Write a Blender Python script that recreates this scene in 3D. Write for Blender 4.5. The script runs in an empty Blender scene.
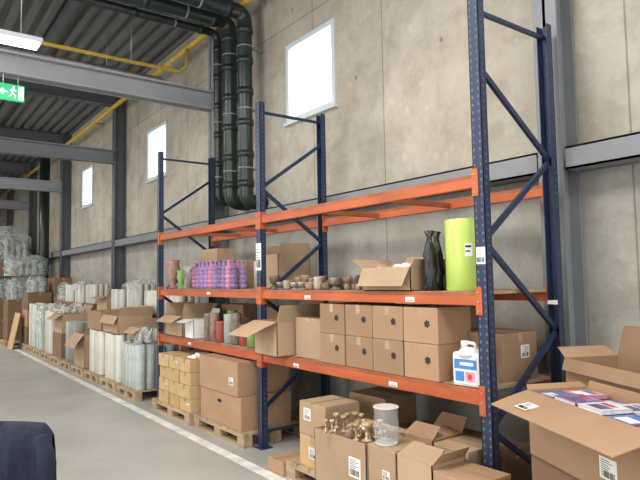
import bpy, bmesh, math, random
from mathutils import Vector, Matrix, Euler
random.seed(7)
sc=bpy.context.scene
COL=sc.collection
pi=math.pi
# ---------------------------------------------------------------- camera
F=580.0
cd=bpy.data.cameras.new("camera"); cam=bpy.data.objects.new("camera",cd); COL.objects.link(cam); sc.camera=cam
cd.sensor_width=36; cd.lens=36*F/640; cd.clip_end=200
yaw=math.radians(36.6); pitch=math.radians(3.85); roll=math.radians(0.95)
fwd=Vector((math.sin(yaw)*math.cos(pitch),math.cos(yaw)*math.cos(pitch),math.sin(pitch)))
cam.matrix_world=Matrix.Translation((0,0,1.7))@(fwd.to_track_quat('-Z','Y').to_matrix()@Matrix.Rotation(-roll,3,'Z')).to_4x4()
try:
    sc.view_settings.view_transform='Standard'
except Exception: pass

# ---------------------------------------------------------------- materials
def mat(name,col,rough=.6,metal=0,var=.12,scale=6,bump=0,trans=0,emit=0,rand=0,coat=0,stretch=(1,1,1),ior=1.45,alpha=1):
    m=bpy.data.materials.new(name); m.use_nodes=True
    nt=m.node_tree; b=nt.nodes["Principled BSDF"]
    b.inputs["Roughness"].default_value=rough; b.inputs["Metallic"].default_value=metal
    b.inputs["IOR"].default_value=ior
    b.inputs["Transmission Weight"].default_value=trans
    b.inputs["Coat Weight"].default_value=coat
    b.inputs["Alpha"].default_value=alpha
    tc=nt.nodes.new("ShaderNodeTexCoord"); mp=nt.nodes.new("ShaderNodeMapping"); mp.inputs["Scale"].default_value=stretch
    nt.links.new(tc.outputs["Object"],mp.inputs["Vector"])
    n=nt.nodes.new("ShaderNodeTexNoise"); n.inputs["Scale"].default_value=scale; n.inputs["Detail"].default_value=6
    nt.links.new(mp.outputs[0],n.inputs["Vector"])
    r=nt.nodes.new("ShaderNodeValToRGB")
    r.color_ramp.elements[0].position=.3; r.color_ramp.elements[1].position=.7
    r.color_ramp.elements[0].color=(*[c*(1-var) for c in col],1)
    r.color_ramp.elements[1].color=(*[min(1,c*(1+var)) for c in col],1)
    nt.links.new(n.outputs["Fac"],r.inputs["Fac"])
    out=r.outputs["Color"]
    if rand:
        oi=nt.nodes.new("ShaderNodeObjectInfo"); mr=nt.nodes.new("ShaderNodeMapRange")
        mr.inputs["To Min"].default_value=1-rand; mr.inputs["To Max"].default_value=1+rand
        nt.links.new(oi.outputs["Random"],mr.inputs["Value"])
        h=nt.nodes.new("ShaderNodeHueSaturation"); nt.links.new(mr.outputs[0],h.inputs["Value"])
        nt.links.new(out,h.inputs["Color"]); out=h.outputs["Color"]
    nt.links.new(out,b.inputs["Base Color"])
    if bump:
        bp=nt.nodes.new("ShaderNodeBump"); bp.inputs["Strength"].default_value=bump; bp.inputs["Distance"].default_value=.01
        nt.links.new(n.outputs["Fac"],bp.inputs["Height"]); nt.links.new(bp.outputs[0],b.inputs["Normal"])
    if emit:
        b.inputs["Emission Color"].default_value=(*col,1); b.inputs["Emission Strength"].default_value=emit
    return m
CARD=mat("cardboard",(.31,.19,.11),.8,var=.08,scale=3,rand=.2)
CARDL=mat("cardboard_light",(.40,.275,.17),.8,var=.08,scale=3,rand=.12)
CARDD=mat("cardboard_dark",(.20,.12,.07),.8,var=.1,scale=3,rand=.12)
CARDY=mat("cardboard_yellow",(.48,.325,.16),.75,var=.1,scale=5,rand=.12)
TAPE=mat("tape",(.36,.25,.15),.25,var=.05)
PAPER=mat("paper_label",(.72,.72,.70),.6,var=.03)
INK=mat("ink",(.02,.02,.02),.6,var=.05)
BLUE=mat("rack_blue",(.018,.031,.072),.42,var=.15)
ORANGE=mat("rack_orange",(.40,.088,.026),.5,var=.2,scale=5,stretch=(1,.5,1))
ORANGED=mat("rack_orange_faded",(.30,.085,.032),.55,var=.25,scale=5)
DARK=mat("hole_grey",(.12,.12,.12),.9,var=.3)
STEEL=mat("steel_grey",(.20,.21,.22),.5,var=.08,scale=3)
STEELD=mat("steel_dark",(.10,.11,.12),.5,var=.1,scale=3)
STEELL=mat("steel_light",(.29,.305,.315),.5,var=.06,scale=3)
GALV=mat("galvanized",(.40,.41,.42),.4,metal=.6,var=.1,scale=20)
WOOD=mat("pallet_wood",(.36,.26,.16),.8,var=.3,scale=5,stretch=(3,.6,3),rand=.1)
BOARD=mat("deck_board",(.34,.25,.16),.8,var=.25,scale=4,stretch=(1,4,1))
PIPE=mat("pipe_green",(.018,.028,.025),.3,var=.15)
YEL=mat("gas_pipe_yellow",(.62,.42,.06),.5,var=.1)
WHITE=mat("white_paint",(.55,.60,.62),.4,var=.03)
PLW=mat("white_plastic",(.70,.70,.69),.35,var=.03)
ROLL=mat("white_roll",(.52,.51,.455),.4,var=.08,scale=4,rand=.25)
CORE=mat("roll_core",(.22,.16,.10),.8)
PINK=mat("pink_glass",(.58,.24,.38),.1,var=.2,alpha=.72,rand=.3)
PURP=mat("purple_glass",(.32,.21,.41),.1,var=.2,alpha=.72,rand=.3)
GLASS=mat("clear_glass",(.72,.76,.76),.04,var=.02,alpha=.10)
GLRIM=mat("glass_rim",(.75,.78,.76),.08,var=.02,alpha=.65)
AMBER=mat("amber_glass",(.22,.145,.095),.3,var=.4,scale=20,alpha=.9,rand=.4)
SMOKE=mat("smoke_glass",(.27,.225,.18),.35,metal=.1,var=.4,scale=30,rand=.4)
BRASS=mat("pale_brass",(.48,.37,.23),.42,metal=.4,var=.35,scale=40,rand=.3)
LIME=mat("lime_wrap",(.42,.56,.11),.4,var=.05,coat=.2)
BLK=mat("dark_film",(.016,.016,.018),.3,var=.3,bump=.8,scale=25)
NAVY=mat("navy_fabric",(.010,.014,.032),.9,var=.3,scale=30,bump=.4)
LBLUE=mat("label_blue",(.05,.20,.50),.35,var=.05)
LRED=mat("label_red",(.5,.04,.06),.4,var=.05)
LPINK=mat("label_pink",(.6,.25,.3),.4,var=.3,scale=20)
GREEN=mat("exit_green",(.02,.45,.16),.4,var=.03,emit=.5)
EXW=mat("exit_white",(.9,.95,.92),.4,var=.01,emit=.6)
TUBE=mat("lamp_tube",(1,1,1),.4,var=.0,emit=6)
RED=mat("red_ceramic",(.36,.08,.06),.25,var=.15)
GRN=mat("green_ceramic",(.20,.33,.09),.25,var=.1)
TERRA=mat("terracotta",(.28,.165,.13),.4,var=.35,scale=12)
BK_P=mat("cover_purple",(.22,.14,.30),.3,var=.6,scale=22)
BK_B=mat("cover_blue",(.05,.09,.27),.25,var=.6,scale=22,coat=.6)
BK_R=mat("cover_rose",(.50,.22,.22),.3,var=.5,scale=22)
BK_W=mat("cover_white",(.60,.60,.62),.3,var=.2,scale=22)
FROST=mat("frosted_glass",(.54,.585,.55),.2,var=.1,alpha=.6,rand=.25)
def film(nm="clear_film",lo=.2,hi=.7,col=(.76,.80,.79,1)):
    m=bpy.data.materials.new(nm); m.use_nodes=True; nt=m.node_tree
    b=nt.nodes["Principled BSDF"]; b.inputs["Base Color"].default_value=col; b.inputs["Roughness"].default_value=.22
    n=nt.nodes.new("ShaderNodeTexNoise"); n.inputs["Scale"].default_value=9; tc=nt.nodes.new("ShaderNodeTexCoord"); n.inputs["Distortion"].default_value=1.5
    nt.links.new(tc.outputs["Object"],n.inputs["Vector"])
    mr=nt.nodes.new("ShaderNodeMapRange"); mr.inputs["From Min"].default_value=.3; mr.inputs["From Max"].default_value=.7
    mr.inputs["To Min"].default_value=lo; mr.inputs["To Max"].default_value=hi
    nt.links.new(n.outputs["Fac"],mr.inputs["Value"]); nt.links.new(mr.outputs[0],b.inputs["Alpha"])
    bp=nt.nodes.new("ShaderNodeBump"); bp.inputs["Strength"].default_value=1; bp.inputs["Distance"].default_value=.04
    nt.links.new(n.outputs["Fac"],bp.inputs["Height"]); nt.links.new(bp.outputs[0],b.inputs["Normal"])
    return m
FILM=film("clear_film",.12,.55,(.66,.69,.67,1)); FILM2=film("stretch_film",.15,.6,(.48,.55,.53,1))
def concrete():
    m=bpy.data.materials.new("concrete_wall"); m.use_nodes=True; nt=m.node_tree; N=nt.nodes; L=nt.links
    b=N["Principled BSDF"]; b.inputs["Roughness"].default_value=.85
    tc=N.new("ShaderNodeTexCoord")
    sep=N.new("ShaderNodeSeparateXYZ"); L.new(tc.outputs["Object"],sep.inputs[0])
    cmb=N.new("ShaderNodeCombineXYZ"); L.new(sep.outputs["Y"],cmb.inputs[0]); L.new(sep.outputs["Z"],cmb.inputs[1])
    mpb=N.new("ShaderNodeMapping"); mpb.inputs["Location"].default_value=(.62,.16,0); L.new(cmb.outputs[0],mpb.inputs["Vector"])
    br=N.new("ShaderNodeTexBrick"); br.offset=0; br.inputs["Scale"].default_value=1
    br.inputs["Brick Width"].default_value=1.3; br.inputs["Row Height"].default_value=2.66; br.inputs["Mortar Size"].default_value=.009
    br.inputs["Mortar Smooth"].default_value=.3
    br.inputs["Color1"].default_value=(.89,.90,.91,1); br.inputs["Color2"].default_value=(1,1,1,1); br.inputs["Mortar"].default_value=(.55,.53,.50,1)
    L.new(mpb.outputs[0],br.inputs["Vector"])
    def noise(sc_,det,p0,p1,c0,c1,ro=.6,dist=0):
        n=N.new("ShaderNodeTexNoise"); n.inputs["Scale"].default_value=sc_; n.inputs["Detail"].default_value=det; n.inputs["Roughness"].default_value=ro; n.inputs["Distortion"].default_value=dist
        L.new(tc.outputs["Object"],n.inputs["Vector"])
        r=N.new("ShaderNodeValToRGB"); r.color_ramp.elements[0].position=p0; r.color_ramp.elements[1].position=p1
        r.color_ramp.elements[0].color=(*c0,1); r.color_ramp.elements[1].color=(*c1,1); L.new(n.outputs["Fac"],r.inputs["Fac"]); return n,r.outputs[0]
    _,base=noise(.7,8,.32,.68,(.40,.355,.292),(.52,.472,.402),.65,.6)
    _,bl=noise(2.6,7,.36,.58,(.79,.775,.75),(1,1,1),.7,.3)
    _,pale=noise(5.5,6,.58,.70,(1,1,1),(1.16,1.16,1.17),.6,.2)
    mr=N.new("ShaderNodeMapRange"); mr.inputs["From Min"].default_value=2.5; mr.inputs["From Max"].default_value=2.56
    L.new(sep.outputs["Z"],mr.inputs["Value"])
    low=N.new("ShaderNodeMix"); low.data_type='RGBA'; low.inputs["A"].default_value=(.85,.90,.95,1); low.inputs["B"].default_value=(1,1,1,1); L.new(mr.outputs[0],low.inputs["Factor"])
    vf=N.new("ShaderNodeVectorMath"); vf.operation='FRACTION'
    sc_=N.new("ShaderNodeVectorMath"); sc_.operation='MULTIPLY'; sc_.inputs[1].default_value=(1/1.3,1/1.33,0)
    ad=N.new("ShaderNodeVectorMath"); ad.operation='ADD'; ad.inputs[1].default_value=(.15,.35,0)
    L.new(mpb.outputs[0],sc_.inputs[0]); L.new(sc_.outputs[0],ad.inputs[0]); L.new(ad.outputs[0],vf.inputs[0])
    ds=N.new("ShaderNodeVectorMath"); ds.operation='DISTANCE'; ds.inputs[1].default_value=(.5,.5,0); L.new(vf.outputs[0],ds.inputs[0])
    md=N.new("ShaderNodeMapRange"); md.inputs["From Min"].default_value=.014; md.inputs["From Max"].default_value=.022; md.inputs["To Min"].default_value=.55; L.new(ds.outputs["Value"],md.inputs["Value"])
    def mul(a,c):
        x=N.new("ShaderNodeMix"); x.data_type='RGBA'; x.blend_type='MULTIPLY'; x.inputs["Factor"].default_value=1; L.new(a,x.inputs["A"]); L.new(c,x.inputs["B"]); return x.outputs["Result"]
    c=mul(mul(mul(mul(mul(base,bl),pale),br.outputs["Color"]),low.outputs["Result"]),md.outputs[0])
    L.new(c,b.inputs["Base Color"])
    n3=N.new("ShaderNodeTexNoise"); n3.inputs["Scale"].default_value=14; n3.inputs["Detail"].default_value=8; L.new(tc.outputs["Object"],n3.inputs["Vector"])
    bp=N.new("ShaderNodeBump"); bp.inputs["Strength"].default_value=.35; bp.inputs["Distance"].default_value=.01; L.new(n3.outputs["Fac"],bp.inputs["Height"]); L.new(bp.outputs[0],b.inputs["Normal"])
    return m
CONC=concrete()
FLOORM=mat("floor_concrete",(.35,.34,.32),.4,var=.14,scale=1.1,bump=.04)
CEILM=mat("ceiling_deck",(.14,.145,.145),.6,var=.1,scale=2)

# ---------------------------------------------------------------- mesh builder
class B:
    def __init__(s): s.bm=bmesh.new(); s.mats=[]
    def mi(s,m):
        if m not in s.mats: s.mats.append(m)
        return s.mats.index(m)
    def fin(s,vs,m,smooth=False):
        i=s.mi(m); fs=set()
        for v in vs:
            for f in v.link_faces: fs.add(f)
        for f in fs: f.material_index=i; f.smooth=smooth
    def box(s,x0,x1,y0,y1,z0,z1,m,M=None,bev=0,jit=0):
        r=bmesh.ops.create_cube(s.bm,size=1); vs=r['verts']
        for v in vs:
            v.co=Vector(((x0+x1)/2+v.co.x*(x1-x0),(y0+y1)/2+v.co.y*(y1-y0),(z0+z1)/2+v.co.z*(z1-z0)))
            if jit: v.co+=Vector([random.uniform(-jit,jit) for _ in range(2)]+[0])
        if bev:
            es=list({e for v in vs for e in v.link_edges})
            g=bmesh.ops.bevel(s.bm,geom=es,offset=bev,segments=2,affect='EDGES',profile=.6)
            vs=list({v for f in g['faces'] for v in f.verts}|{v for v in vs if v.is_valid})
        if M is not None:
            for v in vs: v.co=M@v.co
        s.fin(vs,m); return vs
    def bar(s,a,b,w,t,m,up=Vector((0,0,1))):
        a=Vector(a);b=Vector(b); d=b-a; L=d.length; d.normalize()
        x=d.cross(up)
        if x.length<1e-4: x=d.cross(Vector((1,0,0)))
        x.normalize(); y=x.cross(d)
        M=Matrix((x,d,y)).transposed().to_4x4(); M.translation=(a+b)/2
        return s.box(-w/2,w/2,-L/2,L/2,-t/2,t/2,m,M)
    def cyl(s,a,b,r,m,seg=16,r2=None,caps=True,smooth=True):
        a=Vector(a);b=Vector(b); d=b-a; L=d.length
        M=d.to_track_quat('Z','Y').to_matrix().to_4x4(); M.translation=(a+b)/2
        g=bmesh.ops.create_cone(s.bm,cap_ends=caps,segments=seg,radius1=r,radius2=r if r2 is None else r2,depth=L,matrix=M)
        s.fin(g['verts'],m,smooth)
        for v in g['verts']:
            for f in v.link_faces:
                if len(f.verts)>4: f.smooth=False
        return g['verts']
    def lathe(s,prof,m,c=(0,0,0),seg=20,M=None,wob=None):
        rings=[]
        for r,z in prof:
            ring=[]
            for i in range(seg):
                a=2*pi*i/seg; rr=r*(1+(wob(a,z) if wob else 0))
                p=Vector((rr*math.cos(a),rr*math.sin(a),z))
                if M is not None: p=M@p
                ring.append(s.bm.verts.new(p+Vector(c)))
            rings.append(ring)
        for k in range(len(rings)-1):
            dr=abs(prof[k+1][0]-prof[k][0]); dz=abs(prof[k+1][1]-prof[k][1])
            for i in range(seg):
                f=s.bm.faces.new((rings[k][i],rings[k][(i+1)%seg],rings[k+1][(i+1)%seg],rings[k+1][i])); f.material_index=s.mi(m); f.smooth=dz>dr*1.2
        for ring,rev in ((rings[0],True),(rings[-1],False)):
            f=s.bm.faces.new(ring[::-1] if rev else ring); f.material_index=s.mi(m)
    def tube(s,pts,r,m,seg=14):
        pts=[Vector(p) for p in pts]; rings=[]; prev=None
        for i,p in enumerate(pts):
            d=(pts[min(i+1,len(pts)-1)]-pts[max(i-1,0)]).normalized()
            if prev is None: x=d.orthogonal().normalized()
            else: x=(prev-d*prev.dot(d)).normalized()
            prev=x; y=d.cross(x)
            rings.append([s.bm.verts.new(p+(x*math.cos(2*pi*k/seg)+y*math.sin(2*pi*k/seg))*r) for k in range(seg)])
        for a,b in zip(rings,rings[1:]):
            for k in range(seg):
                f=s.bm.faces.new((a[k],a[(k+1)%seg],b[(k+1)%seg],b[k])); f.smooth=True; f.material_index=s.mi(m)
        s.bm.faces.new(rings[0][::-1]).material_index=s.mi(m); s.bm.faces.new(rings[-1]).material_index=s.mi(m)
    def grid(s,P,m,nu,nv,smooth=True):
        vs=[[s.bm.verts.new(P(i/nu,j/nv)) for j in range(nv+1)] for i in range(nu+1)]
        for i in range(nu):
            for j in range(nv):
                f=s.bm.faces.new((vs[i][j],vs[i+1][j],vs[i+1][j+1],vs[i][j+1])); f.smooth=smooth; f.material_index=s.mi(m)
    def done(s,name,parent=None,loc=(0,0,0),rot=(0,0,0),normals=True):
        if normals: bmesh.ops.recalc_face_normals(s.bm,faces=s.bm.faces)
        me=bpy.data.meshes.new(name); s.bm.to_mesh(me); s.bm.free()
        for m in s.mats: me.materials.append(m)
        return link(name,me,parent,loc,rot)
def link(name,me,parent=None,loc=(0,0,0),rot=(0,0,0)):
    o=bpy.data.objects.new(name,me); COL.objects.link(o); o.location=loc; o.rotation_euler=rot
    if parent: o.parent=parent
    return o
def top(o,label,cat,group=None):
    o["label"]=label; o["category"]=cat
    if group: o["group"]=group
    return o
def struct(o,label,cat): o["kind"]="structure"; o["label"]=label; o["category"]=cat; return o
def dup(src,loc,rot=None):
    c=src.copy(); COL.objects.link(c); c.location=loc
    if rot is not None: c.rotation_euler=rot
    for ch in src.children:
        k=ch.copy(); COL.objects.link(k); k.parent=c
    return c

# ---------------------------------------------------------------- room shell
WX=4.3; CZ=6.15
b=B(); b.box(-9,WX+.3,-7,34.3,-.2,0,FLOORM); struct(b.done("floor"),"smooth grey concrete warehouse floor","floor")
wins=[(5.40,6.47,3.80,4.88),(10.72,11.78,3.78,4.85),(15.85,16.9,3.78,4.85),(21.1,22.1,3.78,4.85),(.2,1.27,3.8,4.88)]
b=B(); ys=sorted(wins)
cur=-7
for (a,c,z0,z1) in ys:
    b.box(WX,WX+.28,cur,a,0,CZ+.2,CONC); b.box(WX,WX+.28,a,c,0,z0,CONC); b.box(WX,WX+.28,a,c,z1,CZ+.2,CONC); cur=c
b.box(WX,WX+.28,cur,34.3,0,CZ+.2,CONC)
bmesh.ops.remove_doubles(b.bm,verts=b.bm.verts,dist=1e-4)
struct(b.done("wall_right"),"beige-grey precast concrete wall with panel joints","wall")
b=B(); b.box(-9,WX,34,34.3,0,CZ+.2,mat("far_wall",(.3,.3,.29),.8)); struct(b.done("wall_back"),"grey end wall of the warehouse","wall")
b=B(); b.box(-9.3,-9,-7,34.3,0,CZ+.2,mat("left_wall_paint",(.6,.59,.56),.8)); struct(b.done("wall_left"),"light grey long wall","wall")
b=B(); x=-9.0; prof=[]
while x<WX:
    prof+= [(x,CZ),(x+.10,CZ),(x+.13,CZ+.09),(x+.22,CZ+.09)]; x+=.25
prof.append((WX,CZ))
n=len(prof)
for i in range(n-1):
    (xa,za),(xb,zb)=prof[i],prof[i+1]
    vs=[b.bm.verts.new(p) for p in ((xa,-7,za),(xb,-7,zb),(xb,34.3,zb),(xa,34.3,za))]
    b.bm.faces.new(vs).material_index=b.mi(CEILM)
b.box(-9,WX,-7,34.3,CZ+.12,CZ+.22,STEELD)
struct(b.done("ceiling"),"dark grey corrugated steel roof deck","ceiling")
SKYG=mat("sky_glass",(.93,.97,1),.3,var=.0,emit=2.2)
for i,(a,c,z0,z1) in enumerate(wins):
    b=B(); x0=WX-.03; x1=WX+.12; t=.06
    b.box(x0,x1,a,a+t,z0,z1,WHITE); b.box(x0,x1,c-t,c,z0,z1,WHITE); b.box(x0,x1,a+t,c-t,z0,z0+t,WHITE); b.box(x0,x1,a+t,c-t,z1-t,z1,WHITE)
    b.box(WX-.06,WX+.1,a-.02,c+.02,z0-.03,z0,WHITE)
    w=struct(b.done("window_%d"%(i+1)),"square white-framed window high in the concrete wall","window")
    b=B(); b.box(WX+.06,WX+.07,a+t,c-t,z0+t,z1-t,SKYG); g=b.done("window_pane",w); g["label"]="bright milky daylight pane"
def ibeam(name,a,c,h,w,m,axis):
    b=B(); a=Vector(a);c=Vector(c)
    if axis=='z':
        x,y=a.x,a.y
        b.box(x-h/2,x-h/2+.02,y-w/2,y+w/2,a.z,c.z,m); b.box(x+h/2-.02,x+h/2,y-w/2,y+w/2,a.z,c.z,m); b.box(x-h/2,x+h/2,y-.012,y+.012,a.z,c.z,m)
        b.box(x-h/2-.02,x+h/2,y-w/2-.03,y+w/2+.03,0,.025,m)
    elif axis=='x':
        y,z=a.y,a.z
        b.box(a.x,c.x,y-w/2,y+w/2,z,z+.03,m); b.box(a.x,c.x,y-w/2,y+w/2,z+h-.03,z+h,m); b.box(a.x,c.x,y-.015,y+.015,z,z+h,m)
    else:
        x,z=a.x,a.z
        b.box(x-w/2,x+w/2,a.y,c.y,z,z+.015,m); b.box(x-w/2,x+w/2,a.y,c.y,z+h-.015,z+h,m); b.box(x-w/2,x-w/2+.015,a.y,c.y,z,z+h,m)
    return b.done(name)
colY=[-2.8,2.47,8.3,13.3,18.3,23.3,28.3]
for i,y in enumerate(colY):
    struct(ibeam("trim_%d"%(i+1),(4.16,y,0),(4.16,y,CZ),.24,.2,STEEL if i<3 else STEELD,'z'),"grey steel I-section column against the wall","column")
for i,y in enumerate(colY[2:]):
    struct(ibeam("trim_%d"%(i+10),(-9,y,4.40),(4.05,y,4.40),.30,.22,STEELL if i in(0,2) else STEEL,'x'),"grey steel cross beam spanning the hall","beam")
    struct(ibeam("trim_%d"%(i+20),(-9,y,CZ-.42),(4.05,y,CZ-.42),.38,.2,STEELD,'x'),"dark steel roof girder under the deck","beam")
for i,(y0,y1) in enumerate(zip([-7]+colY,colY+[34])):
    struct(ibeam("trim_%d"%(i+30),(4.13,y0+.12,2.49),(4.13,y1-.12,2.49),.17,.16,STEEL,'y'),"horizontal grey steel wall girt between columns","beam")
for i,x in enumerate([-3.2,-1.4,.4,2.2]):
    b=B(); b.box(x-.05,x+.05,-7,34,CZ-.14,CZ,STEELD); struct(b.done("trim_%d"%(i+50)),"dark steel purlin under the roof deck","beam")
b=B(); b.box(2.655,2.76,-6,30,.0,.003,mat("line_paint",(.62,.62,.59),.6,var=.25,scale=5)); struct(b.done("trim_60"),"long worn white painted line on the concrete floor","floor marking")
# gas pipes, conduit
b=B(); b.tube([(4.0,y,5.68) for y in (-6,5,15,30)],.048,YEL); top(b.done("gas_pipe"),"long yellow gas pipe along the top of the wall","pipe")
o=bpy.data.objects["gas_pipe"]
for y in range(-5,30,4):
    b=B(); b.box(3.98,WX-.001,y-.02,y+.02,5.728,5.755,GALV); b.done("pipe_bracket",o)
b=B(); b.tube([(-6,9.0,5.2),(0,9.0,5.2),(3.8,9.0,5.2),(3.93,9.0,5.3),(3.95,9.0,5.62)],.03,YEL); o=top(b.done("gas_pipe"),"thin yellow gas pipe crossing under the roof deck","pipe")
for x in (-3,0,3):
    b=B(); b.cyl((x,9.0,5.2),(x,9.0,CZ-.001),.008,GALV); b.done("suspension_rod",o)
b=B(); b.tube([(-6,10.3,5.5),(4.0,10.3,5.5)],.03,GALV); o=top(b.done("conduit_pipe"),"thin galvanized conduit hung under the roof","pipe")
for x in (-3,0,3):
    b=B(); b.cyl((x,10.3,5.5),(x,10.3,CZ-.001),.008,GALV); b.done("suspension_rod",o)
def drain(y,x,r,ztop,zbot,lab,run):
    R_=.13
    pts=[(run,y,ztop),(x-R_,y,ztop)]
    for k in range(1,7):
        a=k/6*pi/2; pts.append((x-R_+R_*math.sin(a),y,ztop-R_+R_*math.cos(a)))
    pts.append((x,y,zbot+.12))
    for k in range(1,7):
        a=k/6*pi/2; pts.append((x+.12-.12*math.cos(a),y,zbot+.12-.12*math.sin(a)))
    pts.append((WX-.003,y,zbot))
    e=B(); e.tube(pts,r,PIPE,18); o=top(e.done("drain_pipe"),lab,"pipe")
    for z in (ztop-.26,ztop-.70,ztop-1.15,ztop-1.6,ztop-2.05,zbot+.25):
        e=B(); e.cyl((x,y,z-.045),(x,y,z+.045),r*1.14,PIPE,18); e.done("pipe_collar",o)
    for xx in (x-.28,x-1.3):
        e=B(); e.cyl((xx-.04,y,ztop),(xx+.04,y,ztop),r*1.14,PIPE,18); e.done("pipe_collar",o)
    for z in (ztop-.5,ztop-1.4,ztop-2.25):
        e=B(); e.cyl((x,y,z-.01),(x,y,z+.01),r*1.05,STEEL,18); e.box(x,WX-.002,y-.015,y+.015,z-.015,z+.015,STEEL); e.done("pipe_bracket",o)
    for xx in (x-.7,x-2.4):
        e=B(); e.cyl((xx-.015,y,ztop),(xx+.015,y,ztop),r*1.05,STEEL,18); e.cyl((xx,y,ztop+r),(xx,y,CZ-.145),.008,GALV); e.done("pipe_bracket",o)
drain(7.10,3.99,.105,5.52,2.80,"thick dark green drain pipe bending down the wall",-3)
drain(7.55,3.99,.105,5.54,2.84,"thick dark green drain pipe bending down the wall",-3)
drain(7.95,3.99,.06,5.52,2.9,"slimmer dark green drain pipe beside thick ones",-3)
b=B(); b.cyl((3.8,19.4,0),(3.8,19.4,CZ-.001),.15,PIPE); top(b.done("drain_pipe"),"dark vertical drain pipe on the far wall","pipe")
def lamp(x,y,z,L=1.25,lab="white fluorescent batten lamp with glowing tubes"):
    b=B(); b.box(x-L/2,x+L/2,y-.14,y+.14,z,z+.05,WHITE,bev=.01); o=top(b.done("ceiling_lamp"),lab,"lamp")
    for dy in (-.07,.07):
        b=B(); b.cyl((x-L/2+.03,y+dy,z-.018),(x+L/2-.03,y+dy,z-.018),.018,TUBE); b.done("lamp_tube",o)
    for dx in (-L/3,L/3):
        b=B(); b.cyl((x+dx,y,z+.05),(x+dx,y,CZ-.001),.006,GALV,8); b.done("suspension_rod",o)
lamp(.72,7.2,4.46)
lamp(-.6,16,5.2)
# exit sign
b=B(); b.box(1.02,1.34,8.16,8.2,4.04,4.25,GREEN); e=top(b.done("exit_sign"),"green and white illuminated emergency exit sign with running figure","sign")
b=B(); y=8.158
b.box(1.27,1.33,y-.002,y,4.06,4.23,EXW)
b.bar((1.09,y,4.145),(1.15,y,4.145),.004,.02,EXW); b.bar((1.06,y,4.145),(1.10,y,4.18),.004,.02,EXW); b.bar((1.06,y,4.145),(1.10,y,4.11),.004,.02,EXW)
b.cyl((1.215,y,4.215),(1.215,y-.003,4.215),.014,EXW)
for p0,p1,w_ in [((1.21,4.2),(1.20,4.14),.025),((1.20,4.14),(1.235,4.11),.014),((1.235,4.11),(1.23,4.07),.014),((1.20,4.14),(1.18,4.10),.014),((1.18,4.10),(1.155,4.09),.014),((1.21,4.19),(1.245,4.165),.01),((1.205,4.19),(1.175,4.165),.01)]:
    b.bar((p0[0],y,p0[1]),(p1[0],y,p1[1]),.004,w_,EXW)
b.done("pictogram",e)
for xx in (1.1,1.27):
    b=B(); b.cyl((xx,8.19,4.25),(xx,8.192,4.40),.006,GALV); b.done("bracket",e)

# ---------------------------------------------------------------- pallet rack
XF,XR=3.10,3.90; FY=[2.39,5.2,8.0]; TOPZ=3.57
rack=bpy.data.objects.new("pallet_rack",None); COL.objects.link(rack); rack.location=(3.5,5.2,0)
top(rack,"blue steel pallet rack with orange beams against the wall","pallet rack")
def rp(b,name,parent,**k):
    return b.done(name,parent,loc=tuple(-Vector((3.5,5.2,0))) if parent is rack else (0,0,0),**k)
for fi,y in enumerate(FY):
    fr=B()
    if fi==0: zz=[('f',3.10),('r',2.54),('f',1.93),('r',1.30),('f',.72),('r',.2)]
    else: zz=[('r',3.22),('f',2.66),('r',2.10),('f',1.52),('r',.95),('f',.38)]
    fr.bar((XF,y,3.47),(XR,y,3.47),.03,.025,BLUE); fr.bar((XF,y,.16),(XR,y,.16),.03,.025,BLUE)
    for (s0,z0),(s1,z1) in zip(zz,zz[1:]):
        fr.bar((XF if s0=='f' else XR,y,z0),(XF if s1=='f' else XR,y,z1),.028,.035,BLUE)
    fo=rp(fr,"upright_frame",rack)
    for X,sg in ((XF,1),(XR,-1)):
        p=B(); w=.042; d=.032
        p.box(X-sg*d,X-sg*(d-.004),y-w,y+w,0,TOPZ,BLUE)
        p.box(min(X-sg*d,X+sg*d),max(X-sg*d,X+sg*d),y-w,y-w+.004,0,TOPZ,BLUE)
        p.box(min(X-sg*d,X+sg*d),max(X-sg*d,X+sg*d),y+w-.004,y+w,0,TOPZ,BLUE)
        hz=.12
        while hz<TOPZ-.04:
            for dy in (-.024,.024):
                xx=X-sg*d
                p.box(xx-.0015,xx+.0015,y+dy-.006,y+dy+.006,hz,hz+.018,DARK)
            p.box(X-.006,X+.006,y-w-.0012,y-w+.001,hz+.02,hz+.034,DARK)
            hz+=.05
        p.done("post",fo)
        p=B(); p.box(X-.07,X+.07,y-.075,y+.075,0,.008,BLUE,bev=.002); p.done("base_plate",fo)
levels=[(.87,.97),(1.51,1.60),(2.285,2.375)]
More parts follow.
